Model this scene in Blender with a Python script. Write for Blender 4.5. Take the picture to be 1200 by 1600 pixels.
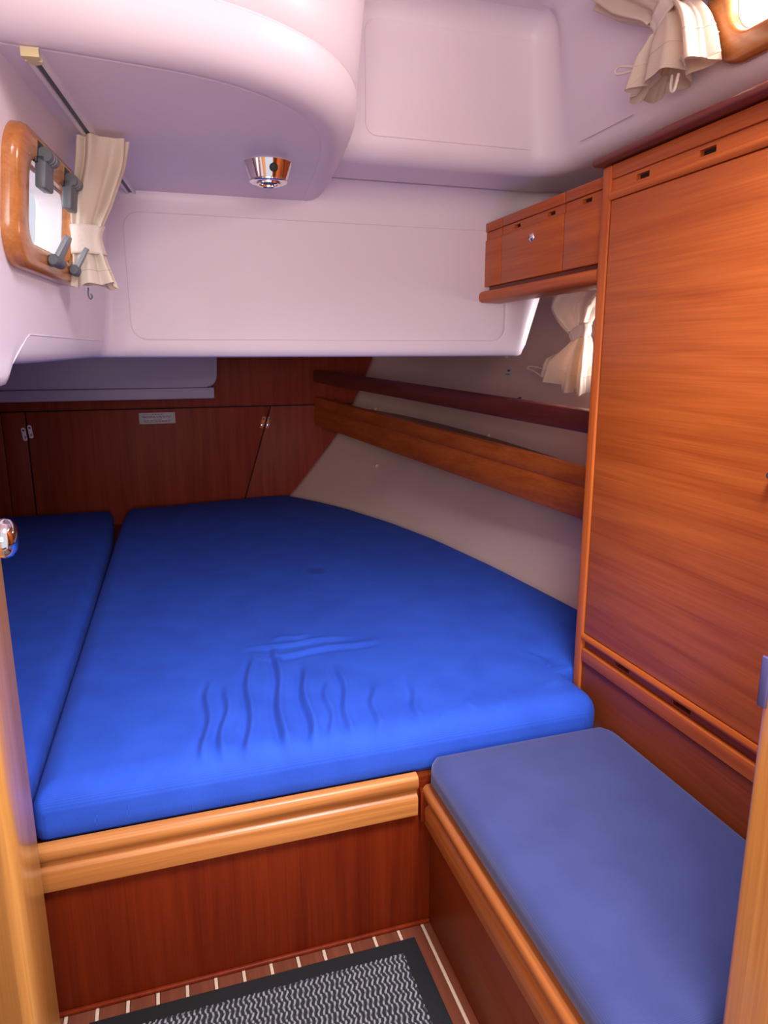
import bpy, bmesh, math, random
from mathutils import Vector, Matrix

random.seed(7)
for o in list(bpy.data.objects):
    bpy.data.objects.remove(o, do_unlink=True)
scene = bpy.context.scene
COL = scene.collection
PI = math.pi

# ------------------------------------------------------------------ camera
YAW, PITCH, ROLL = math.radians(17.6), math.radians(12.6), math.radians(-0.2)
fw = Vector((math.sin(YAW)*math.cos(PITCH), math.cos(YAW)*math.cos(PITCH), -math.sin(PITCH)))
r0 = Vector((math.cos(YAW), -math.sin(YAW), 0)); u0 = r0.cross(fw)
rt = math.cos(ROLL)*r0 + math.sin(ROLL)*u0
up = -math.sin(ROLL)*r0 + math.cos(ROLL)*u0
cam = bpy.data.cameras.new('camera'); cam.sensor_fit = 'VERTICAL'; cam.sensor_height = 36.0
cam.lens = 36.0*1090/1600; cam.clip_start = 0.02
cam_o = bpy.data.objects.new('camera', cam); COL.objects.link(cam_o)
cam_o.matrix_world = Matrix((( rt.x, up.x, -fw.x, 0), (rt.y, up.y, -fw.y, 0), (rt.z, up.z, -fw.z, 1.40), (0, 0, 0, 1)))
scene.camera = cam_o

# ------------------------------------------------------------------ light
world = bpy.data.worlds.new('world'); scene.world = world; world.use_nodes = True
bg = world.node_tree.nodes['Background']
bg.inputs[0].default_value = (0.93, 0.90, 1.0, 1); bg.inputs[1].default_value = 0.58

def area(name, loc, target, sx, sy, power, color, spread=180):
    l = bpy.data.lights.new(name, 'AREA'); l.shape = 'RECTANGLE'; l.size = sx; l.size_y = sy
    l.energy = power; l.color = color; l.spread = math.radians(spread)
    o = bpy.data.objects.new(name, l); COL.objects.link(o); o.location = loc
    o.rotation_euler = (Vector(target)-Vector(loc)).to_track_quat('-Z', 'Y').to_euler()
    return o
area('deck_hatch_light', (0.56, 0.40, 2.33), (0.40, 1.2, 0.0), 0.60, 0.50, 21, (0.84, 0.89, 1.0), 98)
area('saloon_light', (-0.2, -1.3, 1.45), (0.4, 2.4, 1.1), 1.2, 0.9, 36, (1.0, 0.84, 0.76))
area('side_portlight_light', (1.21, 1.085, 2.075), (0.2, 1.45, 1.75), 0.30, 0.11, 6, (1.0, 0.88, 0.80))
area('hull_portlight_light', (1.735, 2.22, 1.47), (1.2, 2.40, 1.3), 0.28, 0.11, 3.6, (1.0, 0.92, 0.90), 120)
area('well_portlight_light', (-0.30, 1.60, 1.69), (0.6, 1.75, 1.3), 0.26, 0.10, 0.4, (0.94, 0.95, 1.0))
vs = scene.view_settings
scene.display_settings.display_device = 'sRGB'
vs.view_transform = 'Standard'; vs.look = 'None'; vs.exposure = 0.56; vs.gamma = 1.0; vs.use_curve_mapping = False

# ------------------------------------------------------------------ materials
def new_mat(name):
    m = bpy.data.materials.new(name); m.use_nodes = True
    nt = m.node_tree; b = nt.nodes['Principled BSDF']
    return m, nt, b
def plain(name, col, rough=0.5, metal=0.0, coat=0.0, bump=0.0, bscale=60, spec=0.5):
    m, nt, b = new_mat(name)
    b.inputs['Base Color'].default_value = (*col, 1); b.inputs['Roughness'].default_value = rough
    b.inputs['Metallic'].default_value = metal; b.inputs['Coat Weight'].default_value = coat
    b.inputs['Specular IOR Level'].default_value = spec
    if bump:
        tc = nt.nodes.new('ShaderNodeTexCoord'); n = nt.nodes.new('ShaderNodeTexNoise')
        n.inputs['Scale'].default_value = bscale; n.inputs['Detail'].default_value = 4
        bp = nt.nodes.new('ShaderNodeBump'); bp.inputs['Strength'].default_value = bump; bp.inputs['Distance'].default_value = 0.002
        nt.links.new(tc.outputs['Object'], n.inputs['Vector']); nt.links.new(n.outputs['Fac'], bp.inputs['Height'])
        nt.links.new(bp.outputs['Normal'], b.inputs['Normal'])
    return m
def wood(name, dark, light, axis, rough=0.38, coat=0.08, fine=1.0, spec=0.25):
    m, nt, b = new_mat(name); N = nt.nodes; L = nt.links
    tc = N.new('ShaderNodeTexCoord'); mp = N.new('ShaderNodeMapping')
    hi, lo = 26*fine, 1.3
    mp.inputs['Scale'].default_value = tuple(lo if a == axis else hi for a in 'xyz')
    L.new(tc.outputs['Object'], mp.inputs['Vector'])
    n1 = N.new('ShaderNodeTexNoise'); n1.inputs['Scale'].default_value = 1.0; n1.inputs['Detail'].default_value = 5; n1.inputs['Distortion'].default_value = 0.6
    L.new(mp.outputs['Vector'], n1.inputs['Vector'])
    mp2 = N.new('ShaderNodeMapping'); mp2.inputs['Scale'].default_value = tuple(4.0 if a == axis else 230 for a in 'xyz')
    L.new(tc.outputs['Object'], mp2.inputs['Vector'])
    n2 = N.new('ShaderNodeTexNoise'); n2.inputs['Scale'].default_value = 1.0; n2.inputs['Detail'].default_value = 3
    L.new(mp2.outputs['Vector'], n2.inputs['Vector'])
    mix = N.new('ShaderNodeMath'); mix.operation = 'MULTIPLY_ADD'; mix.inputs[1].default_value = 0.35
    L.new(n2.outputs['Fac'], mix.inputs[0]); 
    sc = N.new('ShaderNodeMath'); sc.operation = 'MULTIPLY'; sc.inputs[1].default_value = 0.65
    L.new(n1.outputs['Fac'], sc.inputs[0]); L.new(sc.outputs[0], mix.inputs[2])
    cr = N.new('ShaderNodeValToRGB'); cr.color_ramp.elements[0].position = 0.32; cr.color_ramp.elements[1].position = 0.68
    cr.color_ramp.elements[0].color = (*dark, 1); cr.color_ramp.elements[1].color = (*light, 1)
    L.new(mix.outputs[0], cr.inputs['Fac']); L.new(cr.outputs['Color'], b.inputs['Base Color'])
    bp = N.new('ShaderNodeBump'); bp.inputs['Strength'].default_value = 0.12; bp.inputs['Distance'].default_value = 0.001
    L.new(n2.outputs['Fac'], bp.inputs['Height']); L.new(bp.outputs['Normal'], b.inputs['Normal'])
    b.inputs['Roughness'].default_value = rough; b.inputs['Coat Weight'].default_value = coat
    b.inputs['Coat Roughness'].default_value = 0.2; b.inputs['Specular IOR Level'].default_value = spec
    return m
def fabric(name, c1, c2, sheen=0.3, sheen_col=(0.6, 0.65, 1.0), scale=420, bump=0.35, rough=0.85):
    m, nt, b = new_mat(name); N = nt.nodes; L = nt.links
    tc = N.new('ShaderNodeTexCoord')
    w1 = N.new('ShaderNodeTexWave'); w1.bands_direction = 'X'; w1.inputs['Scale'].default_value = scale/6.28*2; w1.inputs['Distortion'].default_value = 0.6
    w2 = N.new('ShaderNodeTexWave'); w2.bands_direction = 'Y'; w2.inputs['Scale'].default_value = scale/6.28*2; w2.inputs['Distortion'].default_value = 0.6
    L.new(tc.outputs['Object'], w1.inputs['Vector']); L.new(tc.outputs['Object'], w2.inputs['Vector'])
    mu = N.new('ShaderNodeMath'); mu.operation = 'MULTIPLY'; L.new(w1.outputs['Fac'], mu.inputs[0]); L.new(w2.outputs['Fac'], mu.inputs[1])
    n = N.new('ShaderNodeTexNoise'); n.inputs['Scale'].default_value = 9; n.inputs['Detail'].default_value = 4
    L.new(tc.outputs['Object'], n.inputs['Vector'])
    ad = N.new('ShaderNodeMath'); ad.operation = 'MULTIPLY_ADD'; ad.inputs[1].default_value = 0.45
    L.new(mu.outputs[0], ad.inputs[0])
    hs = N.new('ShaderNodeMath'); hs.operation = 'MULTIPLY'; hs.inputs[1].default_value = 0.75
    L.new(n.outputs['Fac'], hs.inputs[0]); L.new(hs.outputs[0], ad.inputs[2])
    cr = N.new('ShaderNodeValToRGB'); cr.color_ramp.elements[0].color = (*c1, 1); cr.color_ramp.elements[1].color = (*c2, 1)
    cr.color_ramp.elements[0].position = 0.2; cr.color_ramp.elements[1].position = 0.85
    L.new(ad.outputs[0], cr.inputs['Fac']); L.new(cr.outputs['Color'], b.inputs['Base Color'])
    bp = N.new('ShaderNodeBump'); bp.inputs['Strength'].default_value = bump; bp.inputs['Distance'].default_value = 0.0008
    L.new(mu.outputs[0], bp.inputs['Height']); L.new(bp.outputs['Normal'], b.inputs['Normal'])
    b.inputs['Roughness'].default_value = rough; b.inputs['Sheen Weight'].default_value = sheen
    b.inputs['Sheen Tint'].default_value = (*sheen_col, 1); b.inputs['Sheen Roughness'].default_value = 0.45
    b.inputs['Specular IOR Level'].default_value = 0.25
    return m

M = {}
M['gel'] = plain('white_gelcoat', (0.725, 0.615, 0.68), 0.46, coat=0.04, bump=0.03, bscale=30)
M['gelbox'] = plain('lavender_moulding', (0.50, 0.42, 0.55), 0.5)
M['vinyl'] = plain('beige_vinyl_lining', (0.80, 0.555, 0.47), 0.62, bump=0.25, bscale=700, spec=0.25)
WD, WL = (0.36, 0.062, 0.009), (0.60, 0.140, 0.024)
M['wood_z'] = wood('mahogany_upright_grain', WD, WL, 'z')
M['wood_y'] = wood('mahogany_fore_aft_grain', WD, WL, 'y')
M['wood_x'] = wood('mahogany_athwart_grain', (0.30, 0.095, 0.022), (0.52, 0.20, 0.05), 'x', fine=2.0)
M['trim_y'] = wood('mahogany_trim_fore_aft', (0.27, 0.075, 0.018), (0.46, 0.145, 0.036), 'y', fine=2.0)
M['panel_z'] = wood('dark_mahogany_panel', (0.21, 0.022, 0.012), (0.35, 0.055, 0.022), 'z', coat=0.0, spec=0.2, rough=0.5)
M['front_shade_z'] = wood('shade_darkened_red_mahogany', (0.085, 0.007, 0.0015), (0.150, 0.017, 0.003), 'z', coat=0.0, spec=0.12, rough=0.45)  # red mahogany with the berth front's shade put into its colour
M['panel_y'] = wood('dark_mahogany_panel_fore_aft', (0.15, 0.022, 0.005), (0.25, 0.046, 0.010), 'y', coat=0.1)
M['rail_dark'] = wood('dark_varnished_rail', (0.13, 0.022, 0.016), (0.20, 0.042, 0.028), 'y', rough=0.3, coat=0.3)
M['post'] = wood('honey_oak_post', (0.42, 0.155, 0.032), (0.62, 0.27, 0.065), 'z', fine=2.2, rough=0.28, coat=0.4)
M['frame'] = wood('varnished_window_frame', (0.34, 0.105, 0.026), (0.50, 0.185, 0.05), 'y', rough=0.2, coat=0.6, fine=2)
M['gap'] = plain('dark_joint', (0.012, 0.006, 0.004), 0.8)
M['blue'] = fabric('blue_mattress_cloth', (0.015, 0.056, 0.38), (0.028, 0.098, 0.57), 0.06, (0.35, 0.45, 1.0))
M['blue2'] = fabric('faded_blue_seat_cloth', (0.028, 0.036, 0.125), (0.047, 0.058, 0.180), 0.28, (0.8, 0.75, 0.9))
M['cotton'] = fabric('cream_cotton', (0.66, 0.55, 0.45), (0.80, 0.70, 0.60), 0.1, (1, 1, 1), scale=900, bump=0.2)
M['band'] = fabric('cream_cotton_band', (0.72, 0.62, 0.54), (0.86, 0.77, 0.70), 0.1, (1, 1, 1), scale=900, bump=0.2)
for key in ('cotton', 'band'):
    nt = M[key].node_tree; b_ = nt.nodes['Principled BSDF']; out_ = nt.nodes['Material Output']
    tr_ = nt.nodes.new('ShaderNodeBsdfTranslucent'); tr_.inputs['Color'].default_value = (0.85, 0.62, 0.42, 1)
    mx_ = nt.nodes.new('ShaderNodeMixShader'); mx_.inputs[0].default_value = 0.28
    nt.links.new(b_.outputs[0], mx_.inputs[1]); nt.links.new(tr_.outputs[0], mx_.inputs[2]); nt.links.new(mx_.outputs[0], out_.inputs[0])
# a faint old stain in the mattress cloth
nt = M['blue'].node_tree; b_ = nt.nodes['Principled BSDF']; src = b_.inputs['Base Color'].links[0].from_socket
at_ = nt.nodes.new('ShaderNodeAttribute'); at_.attribute_name = 'stain'
mc = nt.nodes.new('ShaderNodeMix'); mc.data_type = 'RGBA'; mc.blend_type = 'MIX'
nt.links.new(at_.outputs['Fac'], mc.inputs['Factor']); nt.links.new(src, mc.inputs[6]); mc.inputs[7].default_value = (0.012, 0.030, 0.20, 1)
nt.links.new(mc.outputs[2], b_.inputs['Base Color'])
M['chrome'] = plain('chrome', (0.86, 0.86, 0.88), 0.06, metal=1)
M['black'] = plain('black_plastic', (0.012, 0.012, 0.014), 0.45)
M['rubber'] = plain('black_mat_rubber', (0.008, 0.009, 0.010), 0.55, bump=0.4, bscale=500)
M['grey'] = plain('grey_plastic', (0.085, 0.09, 0.105), 0.45)
M['greylt'] = plain('pale_grey_plastic', (0.20, 0.21, 0.23), 0.4)
M['white'] = plain('white_plastic', (0.78, 0.72, 0.74), 0.4)
M['cream'] = plain('yellowed_plastic', (0.62, 0.52, 0.28), 0.5)
M['paper'] = plain('label_paper', (0.66, 0.58, 0.60), 0.5)
M['ink'] = plain('label_ink', (0.16, 0.10, 0.14), 0.6)
M['red'] = plain('red_ink', (0.5, 0.03, 0.04), 0.6)
M['holly'] = wood('holly_strip', (0.60, 0.40, 0.26), (0.75, 0.55, 0.40), 'y', coat=0.2)
M['teak'] = wood('teak_plank', (0.14, 0.036, 0.018), (0.22, 0.062, 0.032), 'y', coat=0.2)
M['strap'] = plain('blue_strap', (0.06, 0.05, 0.16), 0.8)
def glass_mat():
    m = bpy.data.materials.new('window_glass'); m.use_nodes = True; nt = m.node_tree; nt.nodes.clear()
    o = nt.nodes.new('ShaderNodeOutputMaterial'); t = nt.nodes.new('ShaderNodeBsdfTransparent'); g = nt.nodes.new('ShaderNodeBsdfGlossy')
    g.inputs['Roughness'].default_value = 0.03; t.inputs['Color'].default_value = (0.96, 0.98, 1.0, 1)
    mx = nt.nodes.new('ShaderNodeMixShader'); mx.inputs[0].default_value = 0.07
    nt.links.new(t.outputs[0], mx.inputs[1]); nt.links.new(g.outputs[0], mx.inputs[2]); nt.links.new(mx.outputs[0], o.inputs[0])
    return m
M['glass'] = glass_mat()
def pile_mat():
    m, nt, b = new_mat('grey_loop_pile'); N = nt.nodes; L = nt.links
    at = N.new('ShaderNodeAttribute'); at.attribute_name = 'tuft'
    n = N.new('ShaderNodeTexNoise'); n.inputs['Scale'].default_value = 900
    ad = N.new('ShaderNodeMath'); ad.operation = 'MULTIPLY_ADD'; ad.inputs[1].default_value = 0.35
    L.new(n.outputs['Fac'], ad.inputs[0]); L.new(at.outputs['Fac'], ad.inputs[2])
    cr = N.new('ShaderNodeValToRGB'); cr.color_ramp.elements[0].position = 0.55; cr.color_ramp.elements[1].position = 0.85
    cr.color_ramp.elements[0].color = (0.02, 0.02, 0.024, 1); cr.color_ramp.elements[1].color = (0.24, 0.215, 0.225, 1)
    L.new(ad.outputs[0], cr.inputs['Fac']); L.new(cr.outputs['Color'], b.inputs['Base Color'])
    b.inputs['Roughness'].default_value = 0.95; b.inputs['Specular IOR Level'].default_value = 0.1
    return m
M['pile'] = pile_mat()

# ------------------------------------------------------------------ helpers
def V(*a): return Vector(a)
def tag(o, label=None, cat=None, group=None, kind=None):
    if label: o['label'] = label
    if cat: o['category'] = cat
    if group: o['group'] = group
    if kind: o['kind'] = kind
    return o
def thing(name, label, cat, loc=(0, 0, 0), group=None, kind=None):
    o = bpy.data.objects.new(name, None); COL.objects.link(o); o.location = loc; o.empty_display_size = 0.05
    return tag(o, label, cat, group, kind)
def origin_of(p):
    v = Vector((0, 0, 0))
    while p is not None: v += p.location; p = p.parent
    return v
def emit(name, bm, mat, parent=None, smooth=False, sharp=40):
    """link a bmesh written in world coordinates as one mesh object"""
    bmesh.ops.recalc_face_normals(bm, faces=bm.faces)
    off = origin_of(parent)
    if parent is None:
        lo = [min(v.co[i] for v in bm.verts) for i in range(3)]; hi = [max(v.co[i] for v in bm.verts) for i in range(3)]
        off = Vector(((lo[0]+hi[0])/2, (lo[1]+hi[1])/2, lo[2]))
    bm.transform(Matrix.Translation(-off))
    me = bpy.data.meshes.new(name); bm.to_mesh(me); bm.free()
    me.materials.append(M[mat] if isinstance(mat, str) else mat)
    o = bpy.data.objects.new(name, me); COL.objects.link(o)
    if parent is None: o.location = off
    else: o.parent = parent
    if smooth:
        for p in me.polygons: p.use_smooth = True
        try: me.set_sharp_from_angle(angle=math.radians(sharp))
        except Exception: pass
    return o
def struct(o, label=None, cat=None): return tag(o, label, cat, kind='structure')
def add_box(bm, lo, hi, bev=0.0, seg=2):
    vs_ = [bm.verts.new((x, y, z)) for x in (lo[0], hi[0]) for y in (lo[1], hi[1]) for z in (lo[2], hi[2])]
    f = [(0, 1, 3, 2), (4, 6, 7, 5), (0, 4, 5, 1), (2, 3, 7, 6), (0, 2, 6, 4), (1, 5, 7, 3)]
    fs = [bm.faces.new([vs_[i] for i in q]) for q in f]
    if bev:
        es = list({e for fc in fs for e in fc.edges})
        bmesh.ops.bevel(bm, geom=es, offset=bev, segments=seg, profile=0.5, affect='EDGES')
def box(name, lo, hi, mat, parent=None, bev=0.0015, seg=2):
    bm = bmesh.new(); add_box(bm, lo, hi, bev, seg); return emit(name, bm, mat, parent, True, 50)
def add_prism(bm, pts, d):
    """pts: list of 3D points (planar outline), extruded by vector d"""
    a = [bm.verts.new(p) for p in pts]; b = [bm.verts.new(Vector(p)+Vector(d)) for p in pts]
    n = len(pts); bm.faces.new(a); bm.faces.new(b[::-1])
    for i in range(n): bm.faces.new((a[i], b[i], b[(i+1) % n], a[(i+1) % n]))
def prism(name, pts, d, mat, parent=None, bev=0.0, smooth=True):
    bm = bmesh.new(); add_prism(bm, pts, d)
    if bev: bmesh.ops.bevel(bm, geom=list(bm.edges), offset=bev, segments=2, profile=0.5, affect='EDGES')
    return emit(name, bm, mat, parent, smooth, 40)
def add_tube(bm, path, r, n=10, cap=True):
    path = [Vector(p) for p in path]; rings = []
    rr = r if isinstance(r, (list, tuple)) else [r]*len(path)
    prev = None
    for i, p in enumerate(path):
        t = (path[min(i+1, len(path)-1)]-path[max(i-1, 0)]).normalized()
        ref = prev if prev is not None else (V(0, 0, 1) if abs(t.z) < 0.9 else V(1, 0, 0))
        a = (ref - t*ref.dot(t)).normalized(); b = t.cross(a); prev = a
        rings.append([bm.verts.new(p + a*rr[i]*math.cos(2*PI*k/n) + b*rr[i]*math.sin(2*PI*k/n)) for k in range(n)])
    for i in range(len(rings)-1):
        for k in range(n): bm.faces.new((rings[i][k], rings[i][(k+1) % n], rings[i+1][(k+1) % n], rings[i+1][k]))
    if cap: bm.faces.new(rings[0]); bm.faces.new(rings[-1][::-1])
def tube(name, path, r, mat, parent=None, n=10):
    bm = bmesh.new(); add_tube(bm, path, r, n); return emit(name, bm, mat, parent, True, 60)
def frame_of(axis):
    t = Vector(axis).normalized(); ref = V(0, 0, 1) if abs(t.z) < 0.9 else V(1, 0, 0)
    a = (ref - t*ref.dot(t)).normalized(); return t, a, t.cross(a)
def add_lathe(bm, prof, org, axis, n=40):
    t, a, b = frame_of(axis); org = Vector(org); rings = []
    for (r, h) in prof:
        if r < 1e-6: rings.append([bm.verts.new(org+t*h)])
        else: rings.append([bm.verts.new(org+t*h+a*r*math.cos(2*PI*k/n)+b*r*math.sin(2*PI*k/n)) for k in range(n)])
    for i in range(len(rings)-1):
        A, B = rings[i], rings[i+1]
        for k in range(n):
            if len(A) == 1 and len(B) == 1: continue
            if len(A) == 1: bm.faces.new((A[0], B[k], B[(k+1) % n]))
            elif len(B) == 1: bm.faces.new((A[k], B[0], A[(k+1) % n]))
            else: bm.faces.new((A[k], A[(k+1) % n], B[(k+1) % n], B[k]))
def lathe(name, prof, org, axis, mat, parent=None, n=40, sharp=35):
    bm = bmesh.new(); add_lathe(bm, prof, org, axis, n); return emit(name, bm, mat, parent, True, sharp)
def sweep(name, prof, p0, p1, side, upv, mat, parent=None, cap=True):
    """profile (a,b) -> a*side + b*up, carried straight from p0 to p1 (a closed profile)"""
    bm = bmesh.new(); p0, p1, side, upv = Vector(p0), Vector(p1), Vector(side), Vector(upv)
    A = [bm.verts.new(p0+side*a+upv*b) for a, b in prof]; B = [bm.verts.new(p1+side*a+upv*b) for a, b in prof]
    n = len(prof)
    for i in range(n): bm.faces.new((A[i], A[(i+1) % n], B[(i+1) % n], B[i]))
    if cap: bm.faces.new(A); bm.faces.new(B[::-1])
    return emit(name, bm, mat, parent, True, 38)
def rrect(w, h, r, n=6):
    """rounded rectangle outline centred on the origin"""
    out = []
    for cx, cy, a0 in ((w/2-r, h/2-r, 0), (-w/2+r, h/2-r, PI/2), (-w/2+r, -h/2+r, PI), (w/2-r, -h/2+r, 1.5*PI)):
        for k in range(n+1):
            a = a0+PI/2*k/n; out.append((cx+r*math.cos(a), cy+r*math.sin(a)))
    return out
def plate(name, org, e1, e2, outline, t, mat, parent=None, bev=0.0):
    org, e1, e2 = Vector(org), Vector(e1).normalized(), Vector(e2).normalized(); n = e1.cross(e2)
    return prism(name, [org+e1*a+e2*b for a, b in outline], n*t, mat, parent, bev)
def add_ring(bm, org, e1, e2, rows, n_rows_closed=True):
    """rows: list of (outline, height) with equal point counts; closes the last row to the first"""
    org, e1, e2 = Vector(org), Vector(e1).normalized(), Vector(e2).normalized(); nn = e1.cross(e2)
    R = [[bm.verts.new(org+e1*a+e2*b+nn*h) for a, b in ol] for ol, h in rows]
    m = len(R); k = len(R[0])
    for i in range(m if n_rows_closed else m-1):
        A, B = R[i], R[(i+1) % m]
        for j in range(k): bm.faces.new((A[j], A[(j+1) % k], B[(j+1) % k], B[j]))
def loft(name, rows, mat, parent=None, closed=False, keep=None, solid=0.0, sharp=60, flip=False):
    """rows: grid of points rows[i][j]; keep(i,j) drops faces"""
    bm = bmesh.new(); G = [[bm.verts.new(p) for p in r] for r in rows]
    for i in range(len(G)-1):
        k = len(G[i]); rng = k if closed else k-1
        for j in range(rng):
            if keep and not keep(i, j): continue
            q = (G[i][j], G[i][(j+1) % k], G[i+1][(j+1) % k], G[i+1][j])
            bm.faces.new(q[::-1] if flip else q)
    loose = [v for v in bm.verts if not v.link_faces]
    bmesh.ops.delete(bm, geom=loose, context='VERTS')
    o = emit(name, bm, mat, parent, True, sharp)
    if solid:
        s = o.modifiers.new('thickness', 'SOLIDIFY'); s.thickness = solid; s.offset = 0
    return o
def lerp(a, b, t): return a+(b-a)*t
def interp(xs, ys, x):
    if x <= xs[0]: return ys[0]
    for i in range(len(xs)-1):
        if x <= xs[i+1]:
            return lerp(ys[i], ys[i+1], (x-xs[i])/(xs[i+1]-xs[i]))
    return ys[-1]
def sstep(a, b, x):
    t = min(1, max(0, (x-a)/(b-a))); return t*t*(3-2*t)
def catmull(pts, n):
    pts = [Vector(p) for p in pts]; P = [pts[0]*2-pts[1]]+pts+[pts[-1]*2-pts[-2]]; out = []
    for i in range(1, len(P)-2):
        for k in range(n):
            t = k/n; a, b, c, d = P[i-1], P[i], P[i+1], P[i+2]
            out.append(0.5*((2*b)+(c-a)*t+(2*a-5*b+4*c-d)*t*t+(3*b-a-3*c+d)*t**3))
    out.append(pts[-1]); return out

# ================================================================== SETTING
# ---- floor: teak planks with pale strips between, running fore and aft
floor = struct(box('floor', (-0.36, -0.10, -0.05), (0.62, 1.44, -0.012), 'gap', None, 0), 'teak and holly cabin sole under the mat', 'floor')
pitch = 0.0635
x = -0.287 - pitch
pl_mesh = st_mesh = None
while x < 0.56:
    o = box('plank', (x+0.005, 0.25, -0.012), (min(x+pitch-0.005, 0.575), 1.405, 0.0), 'teak', floor, 0.0006, 1)
    s = box('holly_strip', (x+pitch-0.0038, 0.25, -0.012), (x+pitch+0.0038, 1.405, 0.0004), 'holly', floor, 0.0003, 1)
    x += pitch
for s in list(floor.children):
    pass

# ---- aft bulkhead with its removable hatch
bulk = struct(box('wall_aft', (-1.0, 4.412, 0.30), (1.40, 4.44, 1.50), 'gap', None, 0), 'dark mahogany bulkhead at the foot of the berth', 'wall')
YB = 4.40; g = 0.004
def bpanel(name, pts, mat='panel_z'): return prism(name, [(a, YB+0.012, b) for a, b in pts], (0, -0.012, 0), mat, bulk, 0.0012)
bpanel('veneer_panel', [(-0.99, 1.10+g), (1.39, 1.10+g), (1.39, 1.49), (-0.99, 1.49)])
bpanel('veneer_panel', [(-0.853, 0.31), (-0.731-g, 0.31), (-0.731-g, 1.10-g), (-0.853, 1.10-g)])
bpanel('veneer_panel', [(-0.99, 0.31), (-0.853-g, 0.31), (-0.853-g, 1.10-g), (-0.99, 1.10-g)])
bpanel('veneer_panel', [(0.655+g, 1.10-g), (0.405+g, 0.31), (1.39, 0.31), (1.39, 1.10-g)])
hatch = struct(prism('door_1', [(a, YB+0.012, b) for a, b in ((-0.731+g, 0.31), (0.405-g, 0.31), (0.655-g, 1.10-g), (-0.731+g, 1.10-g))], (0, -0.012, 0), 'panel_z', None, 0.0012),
               'dark mahogany access hatch in the aft bulkhead', 'door')

# ---- hull side lining
HB_Y = [1.2, 1.6, 2.07, 2.55, 3.04, 3.45, 3.87, 4.15, 4.42]
HB_X = [1.42, 1.425, 1.395, 1.355, 1.29, 1.195, 1.06, 0.925, 0.77]
def hull_x(y, z):
    b = interp(HB_Y, HB_X, y)
    gz = interp([0.0, 0.54, 0.9, 1.15, 1.4, 1.9], [-0.50, 0.0, 0.30, 0.44, 0.555, 0.68], z)
    k = interp([1.2, 2.0, 3.2, 4.42], [0.42, 0.45, 0.66, 1.0], y)
    return b + gz*k
rows = []
for i in range(41):
    z = 0.30 + (1.92-0.30)*i/40
    rows.append([V(hull_x(1.575+(4.42-1.575)*j/60, z), 1.575+(4.42-1.575)*j/60, z) for j in range(61)])
# smooth the lining a little
for _ in range(3):
    R2 = [[p.copy() for p in r] for r in rows]
    for i in range(41):
        for j in range(1, 60):
            R2[i][j].x = (rows[i][j-1].x+2*rows[i][j].x+rows[i][j+1].x)/4
    for i in range(1, 40):
        for j in range(61):
            rows[i][j].x = (R2[i-1][j].x+2*R2[i][j].x+R2[i+1][j].x)/4
HULL = rows
def hull_at(y, z):
    j = (y-1.575)/(4.42-1.575)*60; i = (z-0.30)/(1.62)*40
    i0, j0 = min(39, int(i)), min(59, int(j)); a, b = i-i0, j-j0
    return lerp(lerp(HULL[i0][j0].x, HULL[i0][j0+1].x, b), lerp(HULL[i0+1][j0].x, HULL[i0+1][j0+1].x, b), a)
PORT_Y, PORT_Z = 2.22, 1.44
def hull_keep(i, j):
    p = (rows[i][j]+rows[i+1][j+1])/2
    return not (abs(p.y-PORT_Y) < 0.15 and abs(p.z-PORT_Z) < 0.075)
hull = loft('wall_right', rows, 'vinyl', None, keep=hull_keep, solid=0.01, flip=True)
struct(hull, 'beige vinyl covered hull side along the berth', 'wall')

# ---- white moulded liner: port side wall, turning into the beam over the berth
E1 = V(0.115, 0.90, 0).normalized(); O1 = V(-0.255, 1.35, 0)
path = []        # (point at z = 1.4, room-side normal, lean weight, s)
nw = V(E1.y, -E1.x, 0)
corner = O1 + E1*((2.25-1.35)/E1.y)
cs = (2.25-1.35)/E1.y; rc = 0.07
s = -0.19
while s < cs-rc: path.append((O1+E1*s, nw, 1.0, s)); s += 0.0175
a0 = corner - E1*rc; a1 = corner + V(rc, 0, 0)
for k in range(0, 9):
    t = k/8; p = (1-t)**2*a0 + 2*t*(1-t)*corner + t*t*a1
    n_ = (nw*(1-t)+V(0, -1, 0)*t).normalized(); path.append((p, n_, 1-t, cs))
xx = corner.x+rc+0.03
while xx < 1.19: path.append((V(xx, 2.25, 0), V(0, -1, 0), 0.0, 9)); xx += 0.04
for k in range(7):
    a = PI/2*k/6; path.append((V(1.20+0.045*math.sin(a), 2.295-0.045*math.cos(a), 0), V(math.sin(a), -math.cos(a), 0), 2.7*k/6, 9))
path.append((V(1.245, 2.42, 0), V(1, 0, 0), 2.7, 9)); path.append((V(1.245, 2.62, 0), V(1, 0, 0), 2.7, 9))
def z_bottom(s):
    if s > 5: return 1.398
    return 1.348 + (1.388-1.348)*sstep(0.035, 0.105, s) + 0.010*sstep(0.1, 0.9, s)
rows = []
ZT = 1.838
for off, tt in [(-0.16, 'b'), (-0.045, 'b'), (-0.02, 'b0'), (-0.006, 'b1'), (0.0, 'b2')]:
    r = []
    for p, n_, w, s in path:
        zb = z_bottom(s); dz = {'b': 0.004, 'b0': 0.0, 'b1': 0.006, 'b2': 0.022}[tt]
        r.append(p + n_*off + V(0, 0, zb+dz))
    rows.append(r)
NZ = 24
for i in range(1, NZ+1):
    r = []
    for p, n_, w, s in path:
        zb = z_bottom(s)+0.022; z = lerp(zb, ZT, i/NZ)
        r.append(p + n_*(0.058*w*(z-1.4)/0.47) + V(0, 0, z))
    rows.append(r)
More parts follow.
